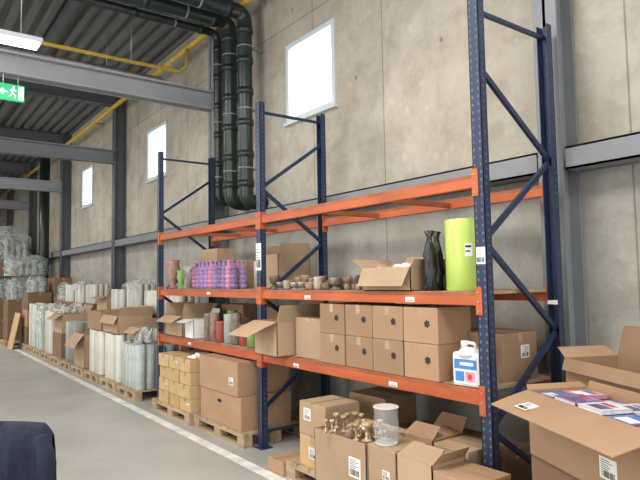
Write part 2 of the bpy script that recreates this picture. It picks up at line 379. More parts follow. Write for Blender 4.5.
for bi in range(2):
    y0=FY[bi]+.045; y1=FY[bi+1]-.045
    for li,(z0,z1) in enumerate(levels):
        for X,sg in ((XF,1),(XR,-1)):
            p=B()
            p.box(X-.025,X+.025,y0,y1,z0,z1-.03,ORANGE,bev=.004)
            a,c=sorted((X-sg*.020,X+sg*.005)); p.box(a,c,y0,y1,z1-.032,z1-.002,ORANGED,bev=.003)
            bo=rp(p,"beam",rack)
            for yy,s2 in ((y0,-1),(y1,1)):
                p=B()
                xo=X-sg*.033
                ya,yb=sorted((yy-s2*.004,yy+s2*.045))
                p.box(min(xo,xo-sg*.006),max(xo,xo-sg*.006),ya,yb,z0-.06,z1+.03,ORANGE)
                p.box(X-.033,X+.033,min(yy,yy-s2*.006),max(yy,yy-s2*.006),z0-.06,z1+.03,ORANGE)
                for k in range(3): p.cyl((xo-sg*.005,(ya+yb)/2,z0-.035+k*.06),(xo-sg*.012,(ya+yb)/2,z0-.035+k*.06),.006,GALV,8)
                p.done("beam_connector",bo)
        if li<2:
            p=B(); n=14; st=(y1-y0)/n
            for k in range(n):
                p.box(XF+.026,XR-.026,y0+k*st+.004,y0+(k+1)*st-.004,z1-.020,z1,BOARD)
            p.box(XF+.026,XF+.04,y0,y1,z1-.025,z1-.019,BOARD); p.box(XR-.04,XR-.026,y0,y1,z1-.025,z1-.019,BOARD)
            rp(p,"deck_panel",rack)
        else:
            for k in (1,2):
                p=B(); p.box(XF+.02,XR-.02,y0+k*(y1-y0)/3-.02,y0+k*(y1-y0)/3+.02,z0+.01,z0+.05,ORANGED); rp(p,"tie_bar",rack)
def sticker(b,x,y0,y1,z0,z1,lines=5,bar=True,m=PAPER):
    b.box(x-.0015,x+.0005,y0,y1,z0,z1,m)
    h=z1-z0; w=y1-y0
    if bar:
        k=y0+w*.12
        while k<y1-w*.12:
            t=random.choice((.002,.004,.006)); b.box(x-.0025,x-.001,k,k+t,z0+h*.1,z0+h*.4,INK); k+=t+random.choice((.003,.006))
    for i in range(lines):
        zz=z1-h*.12-i*h*.1
        if bar and zz<z0+h*.45: break
        b.box(x-.0025,x-.001,y1-w*.1-w*random.uniform(.4,.75),y1-w*.1,zz-.004*h/.15,zz,INK)
p=B(); sticker(p,XF-.033,5.2-.05,5.2+.05,1.80,2.08,6); rp(p,"label",rack)
p=B(); sticker(p,XF-.033,2.39-.035,2.39+.035,1.78,1.89,4); rp(p,"label",rack)
for (y,z) in ((6.35,1.55),(4.3,1.535),(3.0,1.54),(6.9,.91),(4.5,.9),(3.2,.9)):
    p=B(); sticker(p,XF-.026,y,y+.09,z-.018,z+.018,1,True); rp(p,"beam_label",rack)
p=B(); sticker(p,XR+.0-.037,2.39-.04,2.39+.04,1.49,1.52,1,False); rp(p,"post_tag",rack)

# ---------------------------------------------------------------- cardboard boxes
DL=.9705; DM=1.6005
def flapmesh(out,edge0,edge1,L,ang,m,taper=.02):
    b=B(); e0=Vector(edge0);e1=Vector(edge1); out=Vector(out); up=Vector((0,0,1))
    d=out*math.sin(ang)+up*math.cos(ang); nn=out*math.cos(ang)-up*math.sin(ang); t=(e1-e0).normalized()
    sag=L*.06
    V=[]
    for s in (0,1):
        off=nn*(.0025 if s else -.0025)
        rows=[]
        for k in range(4):
            f=k/3; c=d*L*f+nn*(sag*f*f)
            tp=taper*f
            rows.append((b.bm.verts.new(e0+t*tp+c+off),b.bm.verts.new(e1-t*tp+c+off)))
        V.append(rows)
    bm=b.bm; b.mi(m)
    for k in range(3):
        bm.faces.new((V[0][k][0],V[0][k][1],V[0][k+1][1],V[0][k+1][0])); bm.faces.new((V[1][k][0],V[1][k+1][0],V[1][k+1][1],V[1][k][1]))
        for s in (0,1): bm.faces.new((V[0][k][s],V[0][k+1][s],V[1][k+1][s],V[1][k][s]))
    bm.faces.new((V[0][3][0],V[0][3][1],V[1][3][1],V[1][3][0])); bm.faces.new((V[0][0][0],V[0][0][1],V[1][0][1],V[1][0][0]))
    return b
def cbox(x0,y0,z,sx,sy,h,label,m=CARD,flaps=None,rz=0,tape='y',lab=None,group=None,logo=False,fl=None,lside=False,handle=False,center=None,fill=None):
    cx,cy=(x0+sx/2,y0+sy/2) if center is None else center
    b=B(); hx,hy=sx/2,sy/2
    if flaps is None:
        b.box(-hx,hx,-hy,hy,0,h-.005,m,bev=.005,jit=.002)
        if tape=='y':
            b.box(-hx+.002,-.0015,-hy+.002,hy-.002,h-.006,h,m); b.box(.0015,hx-.002,-hy+.002,hy-.002,h-.006,h,m)
        else:
            b.box(-hx+.002,hx-.002,-hy+.002,-.0015,h-.006,h,m); b.box(-hx+.002,hx-.002,.0015,hy-.002,h-.006,h,m)
    else:
        t=.006
        b.box(-hx,hx,-hy,hy,0,t,m)
        b.box(-hx,-hx+t,-hy,hy,0,h,m); b.box(hx-t,hx,-hy,hy,0,h,m); b.box(-hx,hx,-hy,-hy+t,0,h,m); b.box(-hx,hx,hy-t,hy,0,h,m)
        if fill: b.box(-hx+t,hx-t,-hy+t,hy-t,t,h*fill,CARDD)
    o=b.done("cardboard_box",None,(cx,cy,z),(0,0,rz)); top(o,label,"box",group)
    if flaps is None and tape:
        b=B(); w=.025; dn=min(.07,h*.3)
        if tape=='y':
            b.box(-w,w,-hy-.0015,hy+.0015,h,h+.001,TAPE); b.box(-w,w,-hy-.0015,-hy,h-dn,h+.001,TAPE); b.box(-w,w,hy,hy+.0015,h-dn,h+.001,TAPE)
        else:
            b.box(-hx-.0015,hx+.0015,-w,w,h,h+.001,TAPE); b.box(-hx-.0015,-hx,-w,w,h-dn,h+.001,TAPE); b.box(hx,hx+.0015,-w,w,h-dn,h+.001,TAPE)
        b.done("tape",o)
    if flaps:
        for s,a in flaps.items():
            a=math.radians(a)
            L=(fl or .5*min(sx,sy))
            if isinstance(L,dict): L=L.get(s,.2)
            if s=='-x': f=flapmesh((-1,0,0),(-hx,-hy,h),(-hx,hy,h),L,a,m)
            if s=='+x': f=flapmesh((1,0,0),(hx,-hy,h),(hx,hy,h),L,a,m)
            if s=='-y': f=flapmesh((0,-1,0),(-hx,-hy,h),(hx,-hy,h),L,a,m)
            if s=='+y': f=flapmesh((0,1,0),(-hx,hy,h),(hx,hy,h),L,a,m)
            f.done("flap",o)
    if lab:
        fy,fz,w,hh=lab
        b=B(); sticker(b,-hx-.001,-hy+fy*sy,-hy+fy*sy+w,fz*h,fz*h+hh); b.done("label",o)
    if lside:
        b=B()
        sticker(b,0,-.05,.05,h*.45,h*.45+.09)
        for v in b.bm.verts: v.co=Vector((v.co.y+hx*.25,-hy-.001+v.co.x,v.co.z))
        b.done("label",o)
    if logo:
        b=B(); X=-hx-.0015
        cyy=-hy+sy*.30; cz=h*.55; r=.019
        for k in range(6):
            a=k*2*pi/6+.3; b.cyl((X,cyy+r*math.cos(a),cz+r*math.sin(a)),(X+.002,cyy+r*math.cos(a),cz+r*math.sin(a)),.0095,INK,10)
        b.cyl((X,cyy,cz),(X+.002,cyy,cz),.0115,INK,10)
        b.done("logo",o)
    if handle:
        b=B(); b.cyl((-hx-.001,-.03,h*.72),(-hx+.002,-.03,h*.72),.016,INK,12); b.cyl((-hx-.001,.03,h*.72),(-hx+.002,.03,h*.72),.016,INK,12); b.box(-hx-.001,-hx+.002,-.03,.03,h*.72-.016,h*.72+.016,INK); b.done("handle_hole",o)
    return o
edges=[(3.83,4.17),(3.485,3.82),(3.14,3.475),(2.795,3.13)]
for row in range(2):
    for k,(a,c) in enumerate(edges):
        cbox(3.08+random.uniform(0,.010),a,DL+row*.257,.36,c-a,.255,"closed brown cardboard box printed with black flower emblem, stacked two high",CARD,tape='x',logo=True,group="flower-emblem boxes on the lower shelf",rz=random.uniform(-.008,.008))
cbox(3.12,4.23,DL,.36,.38,.37,"upright plain cardboard box beside the emblem boxes",CARDL,tape='x',rz=.03)
cbox(3.56,4.0,DL,.28,.42,.5,"plain brown box standing behind other boxes on lower shelf",CARD)
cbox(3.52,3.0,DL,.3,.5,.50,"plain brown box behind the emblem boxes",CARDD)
cbox(2.95,4.68,DL,.5,.42,.33,"open cardboard box with wide flap hanging over shelf edge",CARDL,flaps={'-x':108,'+x':20,'-y':10},fl={'-x':.33,'+x':.2,'-y':.16})
cbox(3.40,2.49,DL,.40,.40,.33,"taped brown cardboard box with white shipping label",CARD,lside=True,tape='y')
# jerry can
b=B(); b.box(-.065,.065,-.105,.105,0,.225,PLW,bev=.022)
b.lathe([(.085,.20),(.075,.235),(.05,.25),(.03,.255)],PLW,c=(0,0,0),seg=20)
j=b.done("jerry_can",None,(3.16,2.575,DL),(0,0,.1)); top(j,"white plastic jerry can with blue and pink picture label","canister")
b=B(); b.tube([(0,.065,.225),(0,.06,.27),(0,.02,.285),(0,-.03,.28),(0,-.05,.25)],.012,PLW,10); b.done("handle",j)
b=B(); b.cyl((0,.045,.25),(0,.045,.295),.024,PLW,16); b.done("cap",j)
b=B(); b.box(-.0675,-.065,-.085,.085,.02,.195,PAPER); b.box(-.069,-.066,-.085,.085,.115,.18,LBLUE); b.box(-.07,-.067,-.06,.04,.14,.16,PAPER); b.box(-.07,-.067,-.075,.0,.035,.10,LPINK); b.box(-.071,-.068,-.05,-.02,.05,.085,LRED); b.box(-.07,-.067,.01,.078,.035,.10,LBLUE)
b.done("label",j)
cbox(3.1,7.24,DL,.45,.56,.27,"open cardboard box with raised flaps",CARDL,flaps={'-x':115,'+x':25,'-y':10,'+y':10},fl=.17)
cbox(3.1,6.88,DL,.35,.26,.24,"small white carton with open lid",PLW,flaps={'-x':100,'+x':10},fl=.13)
cbox(3.6,6.5,DL,.26,.6,.42,"brown box at the rear of lower shelf",CARD)
cbox(3.5,5.4,DL,.35,.5,.42,"brown box behind the ceramic vases",CARD)
def vase(prof,m,loc,label,name="vase",group=None,cat="vase",seg=20):
    b=B(); b.lathe(prof,m,seg=seg); o=b.done(name,None,loc); return top(o,label,cat,group)
cylp=lambda r,h:[(r*.85,0),(r,.01),(r,h-.01),(r*1.04,h),(r*.9,h),(r*.88,h-.02),(r*.86,.02),(.001,.02)]
tulip=lambda r,h:[(r*.6,0),(r*.7,.01),(r*.35,h*.12),(r*.6,h*.3),(r,h*.62),(r*.8,h*.85),(r*.95,h),(r*.88,h),(r*.7,h*.85),(r*.1,h*.5)]
for (x,y,r,h,m,l) in [(3.18,6.74,.05,.26,GLASS,"clear glass cylinder vase"),(3.17,6.6,.055,.33,SMOKE,"grey patterned cylinder vase"),(3.30,6.66,.055,.22,TERRA,"brown patterned cylinder vase"),(3.18,6.45,.06,.34,TERRA,"brown patterned cylinder vase"),(3.18,6.28,.06,.25,RED,"dark red ceramic vase"),(3.2,6.1,.07,.34,FROST,"milky glass cylinder vase"),(3.19,5.92,.06,.36,SMOKE,"grey patterned cylinder vase"),(3.2,5.74,.065,.24,RED,"dark red ceramic vase"),(3.34,6.3,.06,.37,GRN,"green ceramic vase"),(3.2,5.55,.075,.18,GRN,"bright green ceramic pot"),(3.34,5.98,.06,.3,TERRA,"brown patterned cylinder vase")]:
    vase(cylp(r,h),m,(x,y,DL),l+" on the lower shelf")
# pink bottles
def bub(r,h):
    p=[(r*.7,0)]
    nb=5
    for i in range(nb*4+1):
        t=i/(nb*4); z=.01+t*h*.78; rr=r*(.72+.28*abs(math.sin(t*nb*pi)))*(1-.1*t); p.append((rr,z))
    p+=[(r*.5,h*.82),(r*.36,h*.87),(r*.36,h*.93),(r*.52,h*.97),(r*.55,h),(r*.4,h),(r*.34,h*.9)]
    return p
meshes=[]
for m in (PINK,PURP):
    e=B(); e.lathe(bub(.054,.34),m,seg=14); o=e.done("bottle"); meshes.append(o.data); bpy.data.objects.remove(o)
for r_ in range(2):
    for k in range(10):
        o=link("bottle",meshes[0 if (k%4==1 or k>8) else 1],None,(3.2+r_*.13,5.99+k*.116+r_*.03,DM)); o.scale=(1,1,random.uniform(.97,1.02))
        top(o,"pink glass bubble bottle standing in rows" if "pink" in o.data.materials[0].name else "purple glass bubble bottle standing in rows","bottle","pink and purple bottles on the middle shelf")
def sheet(name,x0,x1,y0,y1,z,h,label,m=FILM,amp=.05,seed=0,skirt=0,nu=30):
    rnd=random.Random(seed); ph=[rnd.uniform(0,6) for _ in range(8)]
    def P(u,v):
        x=x0+(x1-x0)*u; y=y0+(y1-y0)*v
        e=min(u,1-u,v,1-v)*2
        bump=amp*(math.sin(u*17+ph[0]+3*math.sin(v*5+ph[1]))*.4+math.sin(v*23+ph[2]+2*math.sin(u*9+ph[3]))*.4+math.sin((u+v)*31+ph[4])*.2)
        zz=max(z+.004,z+h*min(1,e*3)**.5+bump)
        if skirt:
            if u<.1: zz-=skirt*(.1-u)/.1*(.7+.3*math.sin(v*13+ph[7])); x=x0-.035+amp*.25*math.sin(v*26+ph[5])
            return Vector((x,y,zz))
        return Vector((x+amp*.3*math.sin(v*19+ph[5]),y+amp*.3*math.sin(u*21+ph[6]),zz))
    e=B(); e.grid(P,m,nu,30); o=e.done(name,normals=False); return top(o,label,"plastic film")
vase(tulip(.10,.40),TERRA,(3.2,7.78,DM),"brownish pink tall vase near the blue upright")
vase(tulip(.06,.25),GRN,(3.22,7.55,DM),"small green glass vase")
vase(tulip(.07,.30),GLASS,(3.25,7.40,DM),"small clear glass vase")
vase(cylp(.07,.24),TERRA,(3.4,7.62,DM),"small brown ceramic pot")
cbox(3.56,7.15,DM,.28,.5,.54,"brown cardboard box at rear of middle shelf",CARDL)
cbox(3.56,6.35,DM,.28,.6,.36,"brown cardboard box behind the bottles",CARDL)
cbox(3.56,5.8,DM,.28,.36,.33,"white carton behind the bottles",PLW)
cbox(3.36,5.29,DM,.42,.42,.38,"open-topped cardboard box behind the blue upright",CARDL,flaps={'+x':8,'-y':10,'+y':15},fl=.12)
cup=[(.045,0),(.055,.006),(.04,.02),(.022,.03),(.022,.04),(.05,.055),(.060,.10),(.062,.118),(.056,.118),(.052,.09),(.03,.065),(.001,.06)]
jar=[(.045,0),(.052,.01),(.058,.05),(.056,.085),(.060,.10),(.056,.105),(.051,.10),(.050,.085),(.05,.05),(.001,.015)]
ms=[]
for pr in (cup,jar):
    for m in (AMBER,SMOKE):
        e=B(); e.lathe(pr,m,seg=18,wob=lambda a,z:.05*math.sin(a*9+z*200)); o=e.done("candle_holder"); ms.append(o.data); bpy.data.objects.remove(o)
for k in range(27):
    y=5.05-(k//3)*.125+random.uniform(-.006,.006); x=3.165+(k%3)*.125+random.uniform(-.003,.003)
    o=link("candle_holder",random.choice(ms),None,(x,y,DM)); s=random.uniform(.8,.93); o.scale=(s,s,s*random.choice((.75,1,1.35)))
    top(o,"small brown ribbed glass candle holder","candle holder","candle holders on the middle shelf")
for k in range(4):
    o=link("candle_holder",ms[2 if k%2 else 3],None,(3.2+.02*(k%2),3.92-k*.075,DM)); o.scale=(.5,.5,.5)
    top(o,"small dark candle holder standing by the open box","candle holder","candle holders on the middle shelf")
cbox(3.10,3.06,DM,.46,.54,.18,"low open cardboard box with folded flaps and wrapped glassware",CARDL,flaps={'-x':150,'+x':20,'-y':15,'+y':60},fl={'-x':.16,'+x':.1,'-y':.06,'+y':.17},lab=None,fill=.55)
for k,(x,y) in enumerate([(3.2,3.2),(3.24,3.36),(3.36,3.26),(3.36,3.45),(3.22,3.5)]):
    vase([(.001,0),(.05,.0),(.055,.03),(.05,.09),(.03,.11),(.001,.115)],[PLW,GLASS,BLK,PLW,GLASS][k],(x,y,DM+.0995),["bundle wrapped in white paper inside open box","clear glass tumbler inside open box","dark wrapped piece inside open box","bundle wrapped in white paper inside open box","clear glass tumbler inside open box"][k],"wrapped_glass",cat="glassware")
bk=[(.038,0),(.050,.02),(.044,.08),(.050,.14),(.043,.20),(.046,.26),(.034,.32),(.022,.36),(.017,.39),(.034,.44),(.004,.445)]
e=B(); e.lathe(bk,BLK,seg=24,wob=lambda a,z:.16*math.sin(a*5+z*25)+.10*math.sin(a*3-z*50)); bo=e.done("wrapped_bottle",None,(3.19,2.945,DM)); top(bo,"bottle loosely wrapped in dark film","bottle","dark wrapped bottles on middle shelf")
for (x,y,rz) in [(3.31,2.985,1),(3.42,2.93,2)]:
    c=dup(bo,(x,y,DM),(0,0,rz))
b=B(); b.lathe([(.147,0),(.15,.004),(.15,.50),(.147,.505),(.04,.505),(.038,.46),(.001,.46)],LIME,seg=40); lr=b.done("wrapped_roll",None,(3.31,2.70,DM)); top(lr,"large lime green cylindrical roll wrapped in film","roll")
b=B()
for (a0,a1,z0,z1,m) in [(-2.55,-2.2,.24,.33,PAPER),(-2.52,-2.25,.30,.315,INK),(-2.52,-2.3,.27,.28,INK)]:
    n=8; rr=.1512 if m is PAPER else .1518
    vs=[[b.bm.verts.new((rr*math.cos(a0+(a1-a0)*i/n),rr*math.sin(a0+(a1-a0)*i/n),z)) for z in (z0,z1)] for i in range(n+1)]
    for i in range(n): b.bm.faces.new((vs[i][0],vs[i+1][0],vs[i+1][1],vs[i][1])).material_index=b.mi(m)
b.done("label",lr)
b=B(); b.cyl((0,0,.46),(0,0,.507),.04,CORE,20); b.done("roll_core",lr)

# ---------------------------------------------------------------- pallets
def pallet_mesh(sx,sy):
    b=B(); n=7
    for k in range(n):
        w=sy/n; b.box(-sx/2,sx/2,-sy/2+k*w+.008,-sy/2+(k+1)*w-.008,.122,.144,WOOD)
    for x in (-sx/2+.05,0,sx/2-.05):
        b.box(x-.05,x+.05,-sy/2,sy/2,.1,.122,WOOD)
        for y in (-sy/2+.07,0,sy/2-.07): b.box(x-.05,x+.05,y-.07,y+.07,.022,.1,WOOD)
        b.box(x-.05,x+.05,-sy/2,sy/2,0,.022,WOOD)
    o=b.done("pallet"); me=o.data; bpy.data.objects.remove(o); return me
PM=pallet_mesh(.8,1.2); PM2=pallet_mesh(1.2,.84); PM3=pallet_mesh(.8,.6)
def pallet(cx,cy,me=PM,rz=0,label="worn wooden pallet under stacked goods",g=None):
    return top(link("pallet",me,None,(cx,cy,0),(0,0,rz)),label,"pallet",g)
PT=.144
pallet(3.32,5.88)
cbox(2.94,5.37,PT,.62,.96,.345,"large brown carton, lower one of two on a pallet",CARD,tape='x',handle=True)
cbox(2.93,5.42,PT+.347,.64,.92,.355,"large brown carton on top of another, paper label",CARD,tape='x',lab=(.1,.3,.10,.08))
pallet(3.28,7.12)
for k,(y,cnt) in enumerate([(6.54,4),(6.87,4),(7.2,4)]):
    for i in range(cnt):
        cbox(2.9+random.uniform(-.01,.01),y,PT+i*.155,.45,.315,.153,"flat yellowish carton in a tall stack on pallet",CARDY,tape='x',lab=(.15,.35,.06,.045) if (i*3+k)%5==0 else None,group="yellowish cartons on the pallet",rz=random.uniform(-.01,.01))
for i in range(2):
    cx=3.04+(i%2)*.14; cy=6.66+i*.16
    sheet("plastic_bag",cx-.09,cx+.09,cy-.07,cy+.07,PT+.621,.03,"small white plastic packet lying on cartons",m=PLW,amp=.012,seed=20+i)["category"]="bag"
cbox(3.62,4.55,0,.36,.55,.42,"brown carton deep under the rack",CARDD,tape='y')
pallet(3.2,3.72,label="wooden pallet under the pile of mixed boxes")
cbox(2.84,3.80,PT,.36,.36,.255,"small carton with white label at the pile corner",CARDY,tape='x',lab=(.3,.3,.12,.09))
cbox(2.84,3.79,PT+.257,.36,.37,.27,"small carton with white label on top of another",CARDL,tape='x',lab=(.55,.45,.10,.10))
ob=cbox(2.70,3.14,PT,.44,.61,.40,"open carton with metallic glassware piled on top",CARDL,flaps={'+x':95},fl=.1,lab=(.1,.35,.13,.14),fill=.97)
cs=[(.035,0),(.04,.006),(.016,.018),(.010,.03),(.016,.05),(.009,.07),(.012,.09),(.035,.105),(.042,.13),(.036,.13),(.02,.11)]
e=B(); e.lathe(cs,BRASS,seg=16); cso=e.done("candlestick",None,(2.79,3.23,PT+.389)); top(cso,"small bronze-gold glass candlestick on open carton","candlestick","candlesticks on open carton")
pos=[(2.80,3.33),(2.78,3.43),(2.82,3.53),(2.90,3.26),(2.89,3.38),(2.92,3.49),(3.00,3.32),(3.00,3.44),(2.76,3.60),(2.92,3.61),(2.86,3.19),(3.02,3.56),(2.74,3.29),(2.73,3.52),(2.85,3.66),(2.76,3.68),(2.84,3.42),(2.95,3.55),(2.85,3.27),(3.06,3.39)]
for i,(x,y) in enumerate(pos):
    lay=i%3==1; s=.50+.35*((i*7)%5)/4
    c=dup(cso,(x,y,PT+.389+(.042*s if lay else 0)),(pi/2*.97 if lay else 0,0,i*1.3)); c.scale=(s*.8,s*.8,s*1.15)
for (x,y) in [(2.735,3.36),(2.85,3.48),(2.95,3.40)]:
    vase([(.018,0),(.028,.02),(.03,.045),(.026,.07),(.022,.07),(.026,.045),(.001,.015)],AMBER,(x,y,PT+.389),"small amber glass bowl among bronze candlesticks","glass_bowl",cat="bowl",group="glass bowls on open carton")
cbox(3.17,3.13,PT,.42,.45,.30,"brown box behind the glassware carton",CARD)
cbox(3.34,3.62,PT,.42,.60,.30,"brown carton at the pile rear",CARDD,tape='y')
cbox(3.36,3.66,PT+.302,.38,.46,.24,"upper brown carton at the pile rear",CARD,tape='y',rz=.02)
pallet(3.2,2.80,PM3,label="wooden pallet under small cartons")
S=cbox
S(2.71,2.86,PT,.31,.27,.41,"brown box carrying a clear glass vase",m=CARDL,tape='x',lab=(.2,.5,.07,.06))
S(2.71,2.535,PT,.31,.31,.40,"small brown box with half-closed top flaps",m=CARDL,flaps={'-x':-70,'+x':-78,'-y':35},fl={'-x':.155,'+x':.15,'-y':.10},fill=.8)
S(2.70,2.18,0,.31,.34,.52,"small brown box with taped top",m=CARD,tape='y')
S(3.04,2.52,PT,.31,.30,.42,"brown taped box in the middle of the pile",m=CARDL,tape='y',lab=(.2,.5,.07,.06))
S(3.04,2.83,PT,.31,.28,.43,"brown open box in the middle of the pile",m=CARD,flaps={'-x':-60,'+x':40,'-y':-80},fl=.13,fill=.8)
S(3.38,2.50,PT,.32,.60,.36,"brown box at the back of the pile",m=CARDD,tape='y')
gv=vase([(.07,0),(.085,.02),(.092,.10),(.084,.2),(.088,.25),(.083,.25),(.079,.2),(.087,.10),(.080,.03),(.001,.022)],GLASS,(2.80,3.035,PT+.412),"clear rounded glass vase standing on a box","glass_vase",seg=28)
for nm,r,z,t in (("vase_rim",.0855,.25,.004),("vase_base",.072,.006,.006)):
    e=B(); e.lathe([(r-t,z-t),(r+t,z-t),(r+t,z+t),(r-t,z+t)],GLRIM,seg=28); e.done(nm,gv)
cbox(2.78,4.33,0,.30,.26,.12,"low small carton on the floor at the pile corner",CARD,tape='x')

# ---------------------------------------------------------------- big boxes at the end of the rack
tan=Vector((.436,.90)); nrm=Vector((.90,-.436)); mid=Vector((2.725,1.515))+tan*.045; rz=-math.atan2(.436,.90)
c1=mid+nrm*.20; BH=.68
cbox(0,0,0,.39,1.02,BH-.002,"large closed carton beneath the open book carton",CARDD,center=tuple(c1),rz=rz,tape='x',lab=(.6,.6,.1,.09))
BZ=BH; UH=.36; FA=101
cbox(0,0,BZ,.385,1.05,UH,"wide open carton filled with books and folders",CARD,center=tuple(c1),rz=rz,flaps={'-x':FA,'+x':3,'-y':80,'+y':60},fl={'-x':.25,'+x':.04,'-y':.2,'+y':.05},fill=.76,lab=(.3,.2,.12,.10))
a=math.radians(FA); d=Vector((-math.sin(a),0,math.cos(a))); up_=Vector((math.cos(a),0,math.sin(a)))
b=B(); sticker(b,0,0,.11,0,.085,4)
for v in b.bm.verts:
    p=v.co.copy()
    v.co=Vector((-.1925,0,UH))+d*(.20-p.z)+Vector((0,p.y+.22,0))+up_*(-p.x-.001)
o=b.done("delivery_note",None,(c1.x,c1.y,BZ),(0,0,rz)); top(o,"white printed note stuck on the carton flap","label")
Rm=Matrix.Rotation(rz,4,'Z')
bz=BZ+UH*.76
bkm=[BK_W,BK_B,BK_R,BK_W,BK_B,BK_W,BK_P,BK_W,BK_R,BK_B]
k=0
for col in range(5):
    for rr_ in range(2):
        n=[4,5,4,3,5,4,5,3,4,4][col*2+rr_]
        for i in range(n):
            k+=1; m=bkm[(k*3+col*2+rr_)%10]
            e=B(); w,l,t=.188,.168,.019
            e.box(-l/2,l/2,-w/2,w/2,0,.002,m); e.box(-l/2,l/2,-w/2,w/2,t-.002,t,m); e.box(-l/2,l/2,-w/2,-w/2+.002,0,t,m); e.box(-l/2+.004,l/2-.004,-w/2+.002,w/2-.004,.002,t-.002,PAPER)
            e.box(-l*.35,l*.05,-w*.3,w*.3,t,t+.0006,random.choice([BK_W,BK_R,PAPER,BK_B])); e.box(l*.12,l*.3,-w*.2,w*.35,t,t+.0006,random.choice([BK_W,BK_P,LBLUE,LRED]))
            lp=Rm@Vector((-.09+rr_*.18,-.405+col*.202,0))
            o=e.done("book",None,(c1.x+lp.x,c1.y+lp.y,bz+i*(t+.001)),(0,0,rz+random.uniform(-.03,.03)))
            top(o,"glossy illustrated paperback lying in the open carton","book","books in the large open carton")
c2=mid+nrm*.625+tan*.37
cbox(0,0,0,.40,.88,.64,"large closed carton against the wall side",CARD,center=tuple(c2),rz=rz,tape='x')
cbox(0,0,.642,.38,.86,.53,"open carton with raised flaps behind the book carton",CARD,center=tuple(c2),rz=rz,flaps={'-x':150,'+x':10,'-y':30,'+y':60},fl={'-x':.08,'+x':.2,'-y':.16,'+y':.12},fill=.7)

# ---------------------------------------------------------------- goods beyond the rack
rollm=[]
for (r,h) in ((.07,.74),(.07,.98),(.055,.42)):
    e=B(); e.lathe([(r*.97,0),(r,.005),(r,h-.006),(r*.97,h),(r*.45,h),(r*.43,h-.05),(.001,h-.05)],ROLL,seg=16)
    for f in e.bm.faces:
        if f.calc_center_median().z>h-.06 and f.calc_center_median().xy.length<r*.44: f.material_index=e.mi(CORE)
    o=e.done("paper_roll"); rollm.append((r,h,o.data)); bpy.data.objects.remove(o)
e=B(); e.lathe([(.07,0),(.072,.01),(.072,.66),(.066,.66),(.066,.02),(.001,.02)],FROST,seg=16); o=e.done("glass_vase"); GV=o.data; bpy.data.objects.remove(o)
def rolls(x0,y0,nx,ny,z,kind,label,group,zs=1,jz=.03):
    r,h,me=rollm[kind]
    for i in range(nx):
        for j_ in range(ny):
            o=link("paper_roll",me,None,(x0+r+i*(2*r+.004),y0+r+j_*(2*r+.004),z),(0,0,random.random()*6)); o.scale=(1,1,zs*random.uniform(1-jz,1.0))
            top(o,label,"roll",group)
g1="white rolls standing on pallets"
def P_at(i): return 8.30+i*.93
def gvs(y,z,zs=1):
    for a in range(4):
        for c in range(5):
            o=link("glass_vase",GV,None,(2.96+a*.148,y+.11+c*.150,z)); o.scale=(1,1,zs*random.uniform(.9,1)); top(o,"tall frosted glass cylinder vase on a pallet","vase","frosted vases on the pallets")
